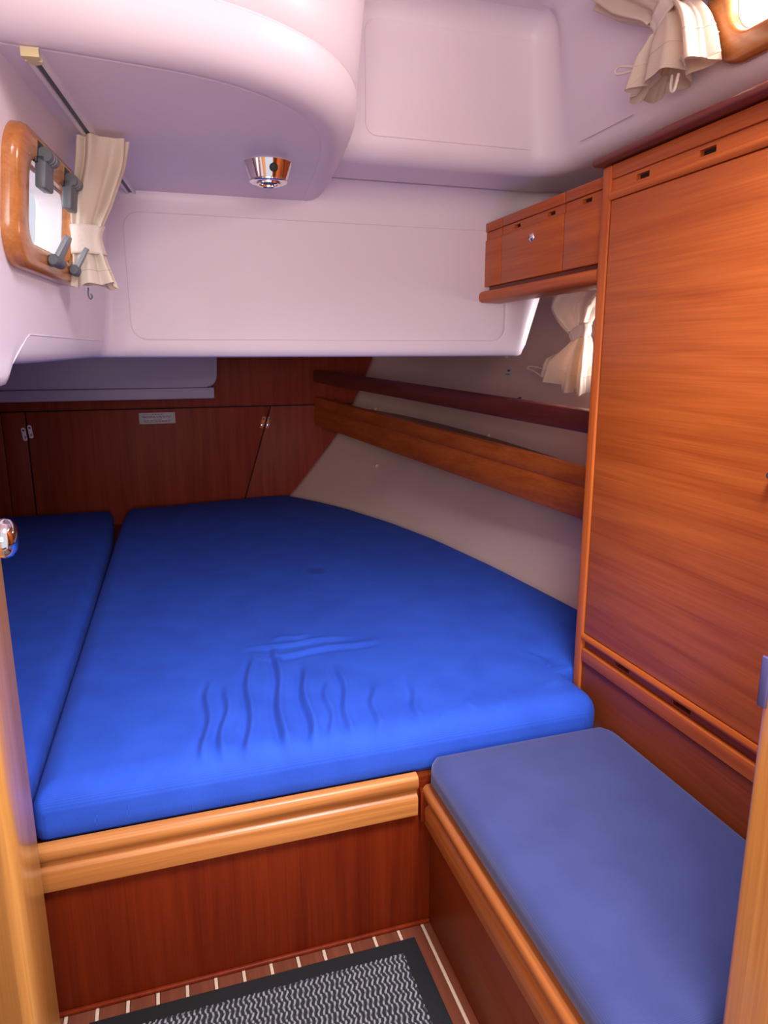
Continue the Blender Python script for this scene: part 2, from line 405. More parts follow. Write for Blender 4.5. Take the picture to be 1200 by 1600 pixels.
for k in range(1, 7):
    a = PI/2*k/6; r = []
    for p, n_, w, s in path:
        f_ = sstep(1.30, 1.36, p.y)
        cur = p + n_*(0.058*w*(ZT-1.4)/0.47 + 0.075*(1-math.cos(a))) + V(0, 0, ZT+0.075*math.sin(a))
        zz = ZT+(2.30-ZT)*k/6; stra = p + n_*(0.058*w*(zz-1.4)/0.47) + V(0, 0, zz)
        r.append(stra.lerp(cur, f_))
    rows.append(r)
r = []
for p, n_, w, s in path: r.append(rows[-1][len(r)] + n_*0.01)
rows.append(r)
WIN_S0, WIN_S1, WIN_T0, WIN_T1 = 0.0, 0.455, 0.165, 0.40
def wl_keep(i, j):
    if path[j][3] > 5: return True
    s = (path[j][3]+path[min(j+1, len(path)-1)][3])/2; z = (rows[i][j].z+rows[i+1][j].z)/2
    t = (z-1.39)/0.992
    return not (0.05 < s < 0.41 and 0.192 < t < 0.352)
wl = loft('wall_left', rows, 'gel', None, keep=wl_keep, solid=0.0, sharp=80)
struct(wl, 'white moulded side wall turning into the beam above the berth', 'wall')
nface = V(E1.y, -E1.x, -0.123).normalized()
E2 = nface.cross(E1).normalized() if nface.cross(E1).z > 0 else E1.cross(nface).normalized()
def WP(s, t, h=0.0):                                   # a point on the leaning side wall
    p = O1 + E1*s; z = 1.39+0.992*t
    return V(p.x, p.y, 0) + nw*(0.058*(z-1.4)/0.47) + V(0, 0, z) + nface*h
# raised outlines of the moulding
def ridge(name, pts, parent, r=0.0015, closed=True):
    bm = bmesh.new(); pts = [Vector(p) for p in pts]
    add_tube(bm, pts + ([pts[0], pts[1]] if closed else []), r, 6); return emit(name, bm, 'gel', parent, True, 80)
ol = [(a+0.545, b) for a, b in rrect(1.22, 0.355, 0.045)]
ridge('moulded_ridge', [(a, 2.2498, 1.628+b) for a, b in ol], wl)
ridge('moulded_ridge', [WP(-0.2, -0.012), WP(0.055, -0.008), WP(0.068, -0.002), WP(0.15, 0.046), WP(0.17, 0.053), WP(0.5, 0.054), WP(0.86, 0.055)], wl, closed=False)

# ---- soffit under the cockpit well, with its rolled rim
ZS = 1.862
rim = [(-0.235, 1.297), (-0.20, 1.30), (-0.06, 1.318), (0.09, 1.345), (0.20, 1.395), (0.29, 1.475), (0.355, 1.585), (0.392, 1.72), (0.415, 1.88), (0.435, 2.05), (0.452, 2.26)]
rim = catmull([(a, b, 0) for a, b in rim], 6)
def nrm2(i):
    t = (rim[min(i+1, len(rim)-1)]-rim[max(i-1, 0)]).normalized(); return V(t.y, -t.x, 0)
rows = []
prof = [(0.0, 0.0), (0.004, 0.0015), (0.008, 0.0)]
for k in range(0, 11):
    a = PI/2*k/10; prof.append((0.016+0.068*math.sin(a), 0.080*(1-math.cos(a))))
prof += [(0.0842, 0.084), (0.0815, 0.0865), (0.0815, 0.0895), (0.0845, 0.092), (0.090, 0.16), (0.105, 0.30), (0.125, 0.46)]
for off, dz in prof:
    rows.append([p + nrm2(i)*off + V(0, 0, ZS+dz) for i, p in enumerate(rim)])
well = loft('trim_1', rows, 'gel', None, sharp=50)
struct(well, 'rolled white rim of the cockpit well moulding overhead', 'ceiling moulding')
bm = bmesh.new()
bm.faces.new([bm.verts.new((p.x, p.y, ZS)) for p in rim] + [bm.verts.new((-0.15, 2.26, ZS))])
bmesh.ops.triangulate(bm, faces=bm.faces)
struct(emit('ceiling', bm, 'gel', None), 'flat white soffit under the cockpit well', 'ceiling')

# ---- upper white moulding: after face and coachroof side in one sweep
path = []
RC = 0.09; XB, YA = 1.135, 1.945
for k in range(14): path.append((V(lerp(0.30, XB-RC, k/13), YA, 0), V(0, -1, 0), 0.0, 9))
for k in range(1, 9):
    a = PI/2*k/8; path.append((V(XB-RC+RC*math.sin(a), YA-RC+RC*math.cos(a), 0), V(-math.sin(a), -math.cos(a), 0), k/8, 9))
yy = YA-RC-0.03
while yy > 0.2: path.append((V(XB, yy, 0), V(-1, 0, 0), 1.0, yy)); yy -= 0.03
rows = []
ZN = 1.915
for off in (-0.62, -0.30, -0.06): rows.append([p+n_*off+V(0, 0, ZN) for p, n_, w, q in path])
for k in range(1, 7):
    a = PI/2*k/6; rows.append([p+n_*(-0.06+0.06*math.sin(a))+V(0, 0, ZN+0.06*(1-math.cos(a))) for p, n_, w, q in path])
for i in range(1, 14):
    z = lerp(ZN+0.06, 2.24, i/13); rows.append([p+n_*(w*0.05*(z-1.95)/0.3)+V(0, 0, z) for p, n_, w, q in path])
for k in range(1, 6):
    a = PI/2*k/5; rows.append([p+n_*(w*0.05*0.29/0.3+0.06*(1-math.cos(a)))+V(0, 0, 2.24+0.06*math.sin(a)) for p, n_, w, q in path])
W2Y0, W2Y1, W2Z0, W2Z1 = 0.86, 1.315, 1.955, 2.195
def up_keep(i, j):
    y = (path[j][3]+path[min(j+1, len(path)-1)][3])/2
    if y > 5: return True
    z = (rows[i][j].z+rows[i+1][j].z)/2; h = (rows[i][j]+rows[i+1][j]).x/2
    if h > XB+0.02: return True
    return not (W2Y0+0.055 < y < W2Y1-0.055 and W2Z0+0.05 < z < W2Z1-0.05)
wf = loft('wall_upper', rows, 'gel', None, keep=up_keep, sharp=80)
struct(wf, 'upper white moulding above the lockers', 'wall')
ridge('moulded_ridge', [(0.835+a, YA-0.0003, 2.112+b) for a, b in rrect(0.53, 0.275, 0.03)], wf)
ridge('moulded_ridge', [V(XB-0.0030, y_, 1.965) for y_ in (1.80, 1.72, 1.65, 1.58)], wf, closed=False)
# top of the cabin with a deck hatch opening over the doorway
bm = bmesh.new()
for lo, hi in (((0.20, 0.68, 2.30), (1.25, 2.0, 2.32)), ((-0.35, 0.05, 2.30), (0.20, 1.35, 2.32)), ((0.89, 0.05, 2.30), (1.25, 0.68, 2.32)), ((0.20, 0.05, 2.30), (0.89, 0.12, 2.32))):
    add_box(bm, lo, hi)
struct(emit('ceiling', bm, 'gel', None), 'white cabin top above the lockers', 'ceiling')
struct(box('wall_forward', (0.87, 0.45, 0.0), (1.42, 0.60, 1.87), 'wood_z', None, 0.003), 'wooden bulkhead between doorway and wardrobe', 'wall')
struct(box('wall_light_block', (1.405, 1.556, 0.0), (1.95, 1.572, 1.28), 'wood_z', None, 0), 'added light-blocking panel between the wardrobe and the hull side', 'wall')  # unseen panel added against outside light; its height sets how much passes
struct(box('ceiling', (1.25, 2.50, 1.668), (1.95, 4.45, 1.688), 'gel', None, 0), 'added side deck underside keeping sky light off the shelf', 'ceiling')  # unseen lid added to close a light leak over the hull lining
struct(box('wall_leak_riser', (1.25, 2.60, 1.40), (1.264, 4.40, 1.668), 'gel', None, 0), 'added white riser closing the light gap beside the side deck underside', 'wall')  # added with the lid, shuts the same leak from the side
struct(box('wall_leak_step', (1.25, 2.49, 1.688), (1.95, 2.50, 1.93), 'gel', None, 0), 'added white step stopping stray light above the hull lining', 'wall')  # added closer for the remaining light gap up to the soffit
# ---- berth cavity: roof, port side and the bulkhead closing it beside the doorway
struct(box('ceiling', (-1.0, 2.36, 1.425), (1.26, 4.45, 1.45), 'gel', None, 0), 'underside of the cockpit sole above the foot of the berth', 'ceiling')
struct(box('ceiling', (-1.0, 1.30, 1.425), (-0.30, 2.38, 1.45), 'gel', None, 0), 'underside of the cockpit sole above the narrow mattress', 'ceiling')
struct(box('wall_port', (-1.02, 1.36, 0.0), (-1.0, 4.45, 1.45), 'vinyl', None, 0), 'lined side wall beyond the narrow mattress', 'wall')
struct(box('wall_doorway', (-1.0, 1.335, 0.0), (-0.315, 1.36, 1.43), 'wood_z', None, 0), 'wooden bulkhead beside the doorway', 'wall')

# ================================================================== LAVENDER MOULDING UNDER THE COCKPIT
t = thing('cockpit_moulding', 'lavender grey moulded box hanging above the hatch', 'moulding', (-0.3, 4.2, 1.17))
bm = bmesh.new()
prof = [(-0.95, 1.425), (-0.95, 1.232), (0.24, 1.232)]
for k in range(7):
    a = -PI/2+PI/2*k/6; prof.append((0.255+0.06*math.cos(a), 1.292+0.06*math.sin(a)))
prof += [(0.326, 1.425)]
add_prism(bm, [(a, 4.10, b) for a, b in prof], (0, 0.29, 0))
bmesh.ops.bevel(bm, geom=[e for e in bm.edges if all(abs(v.co.y-4.10) < 1e-4 for v in e.verts)], offset=0.010, segments=3, profile=0.5, affect='EDGES')
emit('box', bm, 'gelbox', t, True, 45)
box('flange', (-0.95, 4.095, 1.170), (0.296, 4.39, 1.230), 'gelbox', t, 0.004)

# ================================================================== BERTH
berth = thing('berth_base', 'mahogany berth front with a light moulded rail under the blue mattress', 'bed base', (0.1, 1.45, 0.0))
box('front_panel', (-0.36, 1.402, 0.0), (0.575, 1.42, 0.40), 'front_shade_z', berth, 0.001)
box('toe_strip', (-0.36, 1.392, 0.0), (0.56, 1.402, 0.010), 'front_shade_z', berth, 0.003)
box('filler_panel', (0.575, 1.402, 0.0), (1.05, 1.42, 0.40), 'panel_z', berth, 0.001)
MOULD = [(0.0, 0.438), (-0.010, 0.4375), (-0.017, 0.434), (-0.0215, 0.427), (-0.0225, 0.418), (-0.021, 0.409), (-0.016, 0.4015), (-0.0105, 0.397), (-0.008, 0.391), (-0.009, 0.386),
         (-0.014, 0.3825), (-0.0175, 0.379), (-0.0185, 0.374), (-0.0175, 0.336), (-0.016, 0.331), (-0.012, 0.329), (0.0, 0.329)]
sweep('rail_moulding', [(a-0.003, b-0.009) for a, b in MOULD], (-0.335, 1.405, 0), (0.522, 1.405, 0), (0, 1, 0), (0, 0, 1), 'wood_x', berth)
pl = [(-0.98, 1.42), (1.04, 1.42), (1.04, 1.58), (1.30, 1.60)]
for y_ in (2.0, 2.6, 3.2, 3.7, 4.1, 4.39): pl.append((hull_at(y_, 0.42)-0.02, y_))
pl.append((-0.98, 4.39))
prism('platform', [(a, b, 0.385) for a, b in pl], (0, 0, 0.03), 'panel_y', berth)

def cushion(name, xl, xr, yf, yb, z0, z1, R, rcs, mat, NU, NV, wr=None, crown=0.006, parent=None, vbias=1.0, xmid=None, um=0.86, clampf=None):
    """upholstered slab: xl(y), xr(y) plan edges, rounded edge radius R, plan corner radii, a skirt below"""
    def usamp(n):
        out = []
        for k in range(n+1):
            q = k/n; out.append(q - 0.11*math.sin(2*PI*q)/1.0*0.9 if False else q)
        return out
    us = sorted(set([round(0.05*(1-math.cos(PI/2*k/10)), 5) for k in range(11)] + [round(0.05+0.90*k/NU, 5) for k in range(NU+1)] + [round(1-0.05*(1-math.cos(PI/2*k/10)), 5) for k in range(11)]))
    vs2 = sorted(set([round(0.03*(1-math.cos(PI/2*k/10)), 5) for k in range(11)] + [round(0.03+0.94*(k/NV)**vbias, 5) for k in range(NV+1)] + [round(1-0.03*(1-math.cos(PI/2*k/10)), 5) for k in range(11)]))
    grid = []
    for v in vs2:
        row = []
        for u in us:
            yF, yB = yf, yb(u)
            y = lerp(yF, yB, v)
            dF, dB = (y-yF), (yB-y)
            l, r_ = xl(y), xr(y)
            for d, (ra, rb) in ((dF, (rcs[0], rcs[1])), (dB, (rcs[2], rcs[3]))):
                if d < ra: l += ra-math.sqrt(max(0, ra*ra-(ra-d)**2))
                if d < rb: r_ -= rb-math.sqrt(max(0, rb*rb-(rb-d)**2))
            xq = lerp(l, r_, u) if xmid is None else (lerp(l, xmid, u/um) if u < um else lerp(xmid, r_, (u-um)/(1-um)))
            d = min(dF, dB, xq-l, r_-xq)
            h = 0
            if d < R: h = -(R-math.sqrt(max(0, R*R-(R-d)**2)))
            w = r_-l
            cz = crown*(4*u*(1-u))**0.5*min(1, 4*v*(1-v)*3)
            z = z1 + h + cz*(1 if d > R else d/R)
            if wr: z += wr(xq, y)*min(1, d/R)
            row.append(V(xq, y, z))
        grid.append(row)
    bm = bmesh.new(); G = [[bm.verts.new(p) for p in r] for r in grid]
    for i in range(len(G)-1):
        for j in range(len(G[0])-1): bm.faces.new((G[i][j], G[i][j+1], G[i+1][j+1], G[i+1][j]))
    loop = G[0] + [r[-1] for r in G[1:]] + G[-1][-2::-1] + [r[0] for r in G[-2:0:-1]]
    cen = sum((v.co for v in loop), Vector())/len(loop)
    prev = loop
    for dz, inn in ((0.35, 0.0), (0.75, 0.0), (1.0, 0.012)):
        nxt = []
        for v in loop:
            dirc = V(cen.x-v.co.x, cen.y-v.co.y, 0).normalized()
            q_ = V(v.co.x+dirc.x*inn, v.co.y+dirc.y*inn, lerp(v.co.z, z0, dz))
            if clampf: q_ = clampf(q_)
            nxt.append(bm.verts.new(q_))
        n = len(loop)
        for k in range(n): bm.faces.new((prev[k], nxt[k], nxt[(k+1) % n], prev[(k+1) % n]))
        prev = nxt
    bm.faces.new(prev)
    return emit(name, bm, mat, parent, True, 70)

FOLDS = [  # x0,y0, x1,y1, amplitude, width
 (0.078, 1.787, 0.040, 1.42, 0.0032, 0.010), (0.121, 1.742, 0.075, 1.41, 0.0034, 0.010), (0.200, 1.914, 0.135, 1.41, 0.0040, 0.010),
 (0.280, 1.964, 0.218, 1.41, 0.0050, 0.011), (0.334, 1.821, 0.282, 1.41, 0.0048, 0.011), (0.434, 1.788, 0.372, 1.41, 0.0032, 0.010),
 (0.492, 1.653, 0.435, 1.41, 0.0026, 0.010), (0.601, 1.661, 0.545, 1.42, 0.0024, 0.011), (0.375, 1.70, 0.330, 1.42, 0.0022, 0.009),
 (0.621, 1.47, 0.600, 1.41, 0.0028, 0.008), (0.70, 1.50, 0.69, 1.41, 0.0020, 0.009), (0.78, 1.48, 0.775, 1.41, 0.0022, 0.008), (0.86, 1.46, 0.86, 1.41, 0.0018, 0.008),
 (0.189, 1.985, 0.507, 1.987, 0.0022, 0.013), (0.232, 1.905, 0.579, 1.930, 0.0025, 0.013), (0.272, 2.035, 0.393, 2.035, 0.0018, 0.012),
 (1.00, 1.75, 1.03, 1.60, -0.003, 0.012), (0.90, 1.46, 1.00, 1.56, 0.0020, 0.014)]
def wrinkle(x, y):
    if y > 2.25: return 0.0
    z = 0.0
    for x0, y0, x1, y1, a, w in FOLDS:
        dx, dy = x1-x0, y1-y0; L2 = dx*dx+dy*dy
        t = ((x-x0)*dx+(y-y0)*dy)/L2
        if t < -0.15 or t > 1.15: continue
        ln = math.sqrt(L2); px, py = x-(x0+dx*t), y-(y0+dy*t)
        d = (px*dy-py*dx)/ln + 0.006*math.sin(t*9+x0*40)
        e = sstep(-0.12, 0.25, t)*(1-sstep(0.85, 1.12, t))
        if abs(d) < 4*w: z += 2.6*a*e*(math.exp(-(d/w)**2) - 0.7*math.exp(-((d-1.7*w)/w)**2))
    return z
def xr_main(y):
    if y < 1.56: return 1.046
    if y < 1.62: return lerp(1.046, 1.375, sstep(1.565, 1.62, y))
    return min(1.375+0.02*sstep(1.6, 1.9, y), hull_at(min(4.4, y), 0.50)-0.012)
def xl_main(y): return interp([1.4, 3.6, 4.3], [-0.312, -0.262, -0.236], y)
m1 = cushion('mattress', xl_main, xr_main, 1.408, lambda u: lerp(4.27, 4.392, sstep(0, 1, u)), 0.417, 0.538, 0.060, (0.03, 0.06, 0.06, 0.03), 'blue', 330, 260, wrinkle, vbias=1.5, xmid=0.60, clampf=lambda q: V(min(q.x, hull_at(min(4.4, max(1.58, q.y)), q.z)-0.012), q.y, q.z) if q.y > 1.6 else q)
tag(m1, 'large royal blue mattress with wrinkles near its front edge', 'mattress')
m2 = cushion('mattress', lambda y: -0.965, lambda y: interp([1.4, 2.6, 3.6, 4.3], [-0.322, -0.292, -0.280, -0.305], y), 1.412, lambda u: 4.27, 0.417, 0.532, 0.045, (0.04, 0.03, 0.06, 0.06), 'blue', 60, 80)
tag(m2, 'narrow blue mattress beside the doorway post', 'mattress')
la = m1.data.attributes.new('stain', 'FLOAT', 'POINT')
for i_, v_ in enumerate(m1.data.vertices):
    dx, dy = v_.co.x+m1.location.x-0.56, v_.co.y+m1.location.y-2.69
    la.data[i_].value = 0.6*max(0.0, 1-(abs(dx)/0.045)**3-(abs(dy)/0.05)**3)
# ================================================================== BENCH
bench = thing('bench_base', 'mahogany bench base with a moulded edge under the faded blue cushion', 'bench', (0.8, 1.0, 0.0))
box('front_panel', (0.560, 0.62, 0.0), (0.576, 1.40, 0.385), 'panel_y', bench, 0.001)
box('seat_board', (0.576, 0.62, 0.352), (1.052, 1.40, 0.372), 'panel_y', bench, 0.001)
sweep('rail_moulding', [(a, b-0.041) for a, b in MOULD], (0.558, 0.62, 0), (0.558, 1.392, 0), (1, 0, 0), (0, 0, 1), 'trim_y', bench)
box('corner_block', (0.530, 1.384, 0.30), (0.576, 1.402, 0.385), 'front_shade_z', bench, 0.002)
sc = cushion('seat_cushion', lambda y: 0.545, lambda y: 1.050, 0.63, lambda u: 1.398, 0.375, 0.473, 0.03, (0.03, 0.02, 0.045, 0.06), 'blue2', 60, 60, None, 0.010, clampf=lambda q: V(max(q.x, 0.561), q.y, q.z) if q.z < 0.402 else q)
tag(sc, 'faded blue seat cushion on the bench beside the wardrobe', 'cushion')

# ================================================================== WARDROBE
wd = thing('wardrobe', 'tall mahogany wardrobe standing beside the bench', 'wardrobe', (1.25, 1.1, 0.0))
XF = 1.055
box('carcass', (XF+0.02, 0.62, 0.02), (1.40, 1.560, 1.84), 'wood_z', wd, 0.001)
box('stile', (XF-0.003, 1.536, 0.02), (XF+0.028, 1.569, 1.838), 'wood_z', wd, 0.005, 3)
NS = 0.62; FE = 1.5345
box('frieze', (XF, NS, 1.806), (XF+0.018, FE, 1.838), 'wood_y', wd, 0.002)
def slotted(name, xf, z0, z1, slots, parent, y0, y1, depth=0.012, mat='wood_y', wall_x=None):
    """a rail standing along y with long finger slots cut through: frame pieces plus dark recess"""
    bm = bmesh.new(); cuts = sorted(slots); h = (z1-z0); zm0, zm1 = z0+h*0.28, z0+h*0.72
    ys = [y0]
    for a, b in cuts: ys += [a, b]
    ys.append(y1)
    for k in range(0, len(ys), 2): add_box(bm, (xf, ys[k], z0), (xf+depth, ys[k+1], z1))
    for a, b in cuts:
        add_box(bm, (xf, a, z0), (xf+depth, b, zm0)); add_box(bm, (xf, a, zm1), (xf+depth, b, z1))
    bmesh.ops.remove_doubles(bm, verts=bm.verts, dist=1e-5)
    o = emit(name, bm, mat, parent, False)
    for a, b in cuts: box('slot_recess', (xf+depth-0.001, a-0.002, zm0-0.002), (xf+depth+0.006, b+0.002, zm1+0.002), 'gap', o, 0)
    return o
slotted('vent_rail', XF+0.004, 1.776, 1.805, [(1.402, 1.447), (1.205, 1.250), (0.90, 0.945)], wd, NS, FE)
door = thing('door', None, None); del door
dr = box('door', (XF, NS+0.02, 0.664), (XF+0.018, 1.5315, 1.7585), 'wood_y', wd, 0.003, 3)
sweep('lip', [(-0.004, 1.776), (-0.006, 1.773), (-0.006, 1.766), (-0.002, 1.7595), (0.015, 1.7595), (0.015, 1.776)], (XF, NS+0.02, 0), (XF, FE, 0), (1, 0, 0), (0, 0, 1), 'wood_y', wd)
sweep('lip', [(-0.004, 0.646), (-0.006, 0.649), (-0.006, 0.656), (-0.002, 0.6625), (0.015, 0.6625), (0.015, 0.646)], (XF, NS+0.02, 0), (XF, FE, 0), (1, 0, 0), (0, 0, 1), 'wood_y', wd)
slotted('vent_rail', XF+0.008, 0.620, 0.646, [(1.345, 1.40), (1.13, 1.185)], wd, NS, FE, mat='panel_y')
box('bottom_rail', (XF-0.003, NS, 0.582), (XF+0.018, FE, 0.620), 'wood_y', wd, 0.003, 3)
box('plinth_panel', (XF+0.003, NS, 0.02), (XF+0.018, 1.558, 0.578), 'panel_y', wd, 0.001)
lathe('knob', [(0.0, 0.018), (0.006, 0.018), (0.009, 0.015), (0.009, 0.004), (0.013, 0.002), (0.013, 0.0)], (XF, 0.974, 1.187), (-1, 0, 0), 'chrome', wd, 20)
PR = [(0.028, 1.842), (-0.016, 1.842), (-0.021, 1.845), (-0.023, 1.850), (-0.022, 1.857), (-0.018, 1.862), (-0.010, 1.865), (0.06, 1.865), (0.06, 1.842)]
sweep('top_moulding', PR, (XF, NS, 0), (XF, 1.585, 0), (1, 0, 0), (0, 0, 1), 'rail_dark', wd)
box('top_board', (XF+0.05, NS, 1.842), (1.40, 1.575, 1.863), 'wood_y', wd, 0.002)

# ================================================================== OVERHEAD LOCKERS
XL = 1.073
ol_ = thing('overhead_locker', 'row of small mahogany lockers hanging under the white moulding', 'cabinet', (1.25, 1.9, 1.57))
box('carcass', (XL+0.018, 1.575, 1.612), (1.40, 2.255, 1.826), 'panel_y', ol_, 0.001)
for i, (a, b, sl) in enumerate(((2.138, 2.262, []), (1.770, 2.132, [(2.018, 2.056), (1.82, 1.86)]), (1.574, 1.764, [(1.645, 1.688)]))):
    box('frieze', (XL, a, 1.800), (XL+0.017, b, 1.828), 'wood_y', ol_, 0.003)
    slotted('vent_rail', XL+0.004, 1.774, 1.798, [s_ for s_ in sl], ol_, a, b)
    d_ = box('door', (XL, a, 1.626), (XL+0.017, b, 1.773), 'wood_y', ol_, 0.0015)
    if i == 1:
        lk = lathe('lock', [(0, 0.008), (0.004, 0.008), (0.007, 0.007), (0.0125, 0.002), (0.0135, 0.0)], (XL, 1.940, 1.739), (-1, 0, 0), 'chrome', d_, 24)
        box('keyhole', (XL-0.0092, 1.9385, 1.735), (XL-0.0075, 1.9415, 1.743), 'black', d_, 0)
PR = [(0.06, 1.612), (-0.004, 1.612), (-0.014, 1.609), (-0.019, 1.601), (-0.020, 1.590), (-0.017, 1.580), (-0.010, 1.575), (0.06, 1.573)]
sweep('bottom_moulding', PR, (XL, 1.575, 0), (XL, 2.264, 0), (1, 0, 0), (0, 0, 1), 'wood_y', ol_)

# ================================================================== SIDE SHELF
sh = thing('side_shelf', 'long mahogany side shelf with a dark rail and a moulded fiddle', 'shelf', (1.2, 3.0, 1.0))
A0, A1 = V(0.944, 4.397, 0), V(1.418, 1.590, 0)
sd = (A1-A0).normalized(); sn = V(-sd.y, sd.x, 0)
if sn.x > 0: sn = -sn                               # towards the berth
def rail(name, prof, zl, zr, mat):
    bm = bmesh.new(); n = len(prof); st = 24; G = []
    for i in range(st+1):
        t_ = i/st; p = A0.lerp(A1, t_); z = lerp(zl, zr, t_)
        if i == 0: p = A0
        G.append([bm.verts.new(p + sn*a + V(0, 0, z+b)) for a, b in prof])
    for i in range(st):
        for k in range(n): bm.faces.new((G[i][k], G[i][(k+1) % n], G[i+1][(k+1) % n], G[i+1][k]))
    bm.faces.new(G[0]); bm.faces.new(G[-1][::-1])
    return emit(name, bm, mat, sh, True, 38)
rail('top_rail', [(0.0, 0.0), (0.010, 0.004), (0.014, 0.012), (0.014, 0.064), (0.010, 0.074), (0.0, 0.078), (-0.022, 0.078), (-0.026, 0.072), (-0.026, 0.006), (-0.022, 0.0)], 1.240, 1.130, 'rail_dark')
rail('fiddle_board', [(0.0, 0.0), (0.012, 0.002), (0.016, 0.008), (0.017, 0.085), (0.013, 0.098), (0.007, 0.103), (0.006, 0.109), (0.011, 0.116), (0.014, 0.126), (0.013, 0.165), (0.008, 0.175), (0.0, 0.178), (-0.018, 0.178), (-0.022, 0.172), (-0.022, 0.0)], 0.972, 0.835, 'wood_y')
ins, outs = [], []
for i in range(13):
    t_ = i/12; p = A0.lerp(A1, t_); z = lerp(0.972, 0.835, t_)+0.10
    y_ = min(4.395, max(1.60, p.y)); hx = hull_at(y_, z)-0.012
    ins.append(V(p.x+0.022, y_, z)); outs.append(V(max(hx, p.x+0.03), y_, z))
bm = bmesh.new()
for dz in (0, 1):
    pass
top = [[bm.verts.new(a+V(0, 0, 0.012)), bm.verts.new(b+V(0, 0, 0.012))] for a, b in zip(ins, outs)]
bot = [[bm.verts.new(a), bm.verts.new(b)] for a, b in zip(ins, outs)]
for i in range(12):
    bm.faces.new((top[i][0], top[i][1], top[i+1][1], top[i+1][0])); bm.faces.new((bot[i][0], bot[i+1][0], bot[i+1][1], bot[i][1]))
    bm.faces.new((top[i][0], top[i+1][0], bot[i+1][0], bot[i][0])); bm.faces.new((top[i][1], bot[i][1], bot[i+1][1], top[i+1][1]))
bm.faces.new((top[0][0], bot[0][0], bot[0][1], top[0][1])); bm.faces.new((top[12][0], top[12][1], bot[12][1], bot[12][0]))
emit('shelf_board', bm, 'panel_y', sh)

# ================================================================== PORTLIGHTS
def portlight(name, org, e1, e2, w, h, R, iw, ih, ir, depth, label, reveal=0.05):
    """window with a varnished wooden surround on the plane org + e1,e2 (normal e1 x e2 into the room)"""
    root = thing(name, label, 'window', tuple(Vector(org)), kind='structure')
    bm = bmesh.new(); n_ = 8
    add_ring(bm, org, e1, e2, [(rrect(w, h, R, n_), -0.002), (rrect(w, h, R, n_), depth*0.45), (rrect(w-0.008, h-0.008, R-0.004, n_), depth*0.8), (rrect(w-0.026, h-0.026, R-0.013, n_), depth),
        (rrect(iw+0.020, ih+0.020, ir+0.010, n_), depth), (rrect(iw+0.006, ih+0.006, ir+0.003, n_), depth*0.85), (rrect(iw, ih, ir, n_), depth*0.5), (rrect(iw, ih, ir, n_), -0.002)])
    emit('frame', bm, 'frame', root, True, 50)
    bm = bmesh.new()
    add_ring(bm, org, e1, e2, [(rrect(iw, ih, ir, n_), -0.003), (rrect(iw-0.004, ih-0.004, ir-0.002, n_), -0.003), (rrect(iw-0.030, ih-0.030, ir-0.012, n_), -reveal), (rrect(iw, ih, ir, n_), -reveal)])
    emit('reveal', bm, 'white', root, True, 50)
    nn = Vector(e1).normalized().cross(Vector(e2).normalized())
    plate('pane', Vector(org)-nn*(reveal-0.004), e1, e2, rrect(iw-0.026, ih-0.026, max(0.01, ir-0.010), n_), 0.004, 'glass', root)
    return root
def local_box(bm, org, e1, e2, lo, hi, bev=0.002):
    org, e1, e2 = Vector(org), Vector(e1).normalized(), Vector(e2).normalized(); nn = e1.cross(e2)
    b2 = bmesh.new(); add_box(b2, lo, hi, bev)
    b2.transform(Matrix(((e1.x, e2.x, nn.x, org.x), (e1.y, e2.y, nn.y, org.y), (e1.z, e2.z, nn.z, org.z), (0, 0, 0, 1))))
    me = bpy.data.meshes.new('tmp'); b2.to_mesh(me); b2.free(); bm.from_mesh(me); bpy.data.meshes.remove(me)
def hinge(org, e1, e2, parent):
    o = None
    bm = bmesh.new(); local_box(bm, org, e1, e2, (-0.027, -0.056, 0.0), (0.027, 0.0, 0.019), 0.004)
    add_tube(bm, [Vector(org)-Vector(e1)*0.027+Vector(e1).cross(Vector(e2))*0.016, Vector(org)+Vector(e1)*0.027+Vector(e1).cross(Vector(e2))*0.016], 0.012, 14)
    o = emit('hinge', bm, 'grey', parent, True, 45)
    nn = Vector(e1).cross(Vector(e2)); bm = bmesh.new()
    for q in (-0.010, 0.004): add_tube(bm, [Vector(org)+Vector(e1)*q+nn*0.016, Vector(org)+Vector(e1)*(q+0.004)+nn*0.016], 0.0127, 14)
    emit('knuckle', bm, 'greylt', o, True, 45)
    bm = bmesh.new(); local_box(bm, org, e1, e2, (-0.034, -0.016, -0.002), (0.034, 0.022, 0.006), 0.002); emit('hinge_plate', bm, 'black', o, True, 45)
def dog(org, e1, e2, parent):
    nn = Vector(e1).cross(Vector(e2)); org = Vector(org); e1, e2 = Vector(e1), Vector(e2)
    bm = bmesh.new()
    add_tube(bm, [org-e1*0.030+nn*0.012, org-e1*0.026+nn*0.012, org+e1*0.026+nn*0.012, org+e1*0.030+nn*0.012], [0.008, 0.0115, 0.0115, 0.008], 14)
    o = emit('dog', bm, 'grey', parent, True, 45)
    bm = bmesh.new(); base = org-e1*0.004+nn*0.014; lean_ = (e2+nn*0.35).normalized(); nl = e1.cross(lean_)
    add_prism(bm, [base+e1*a+lean_*b+nl*c for a, b, c in ((-0.022, 0.0, -0.005), (0.022, 0.0, -0.005), (0.016, 0.045, -0.003), (0.010, 0.053, -0.003), (-0.010, 0.053, -0.003), (-0.016, 0.045, -0.003))], nl*0.009)
    bmesh.ops.bevel(bm, geom=list(bm.edges), offset=0.0015, segments=2, profile=0.5, affect='EDGES')
    emit('dog_handle', bm, 'greylt', o, True, 45)
wc = WP((WIN_S0+WIN_S1)/2, (WIN_T0+WIN_T1)/2, 0.0)
w1 = portlight('window_1', wc, E1, E2, 0.455, 0.235, 0.072, 0.315, 0.135, 0.038, 0.026, 'varnished wood opening portlight in the side wall, beside a tied curtain')
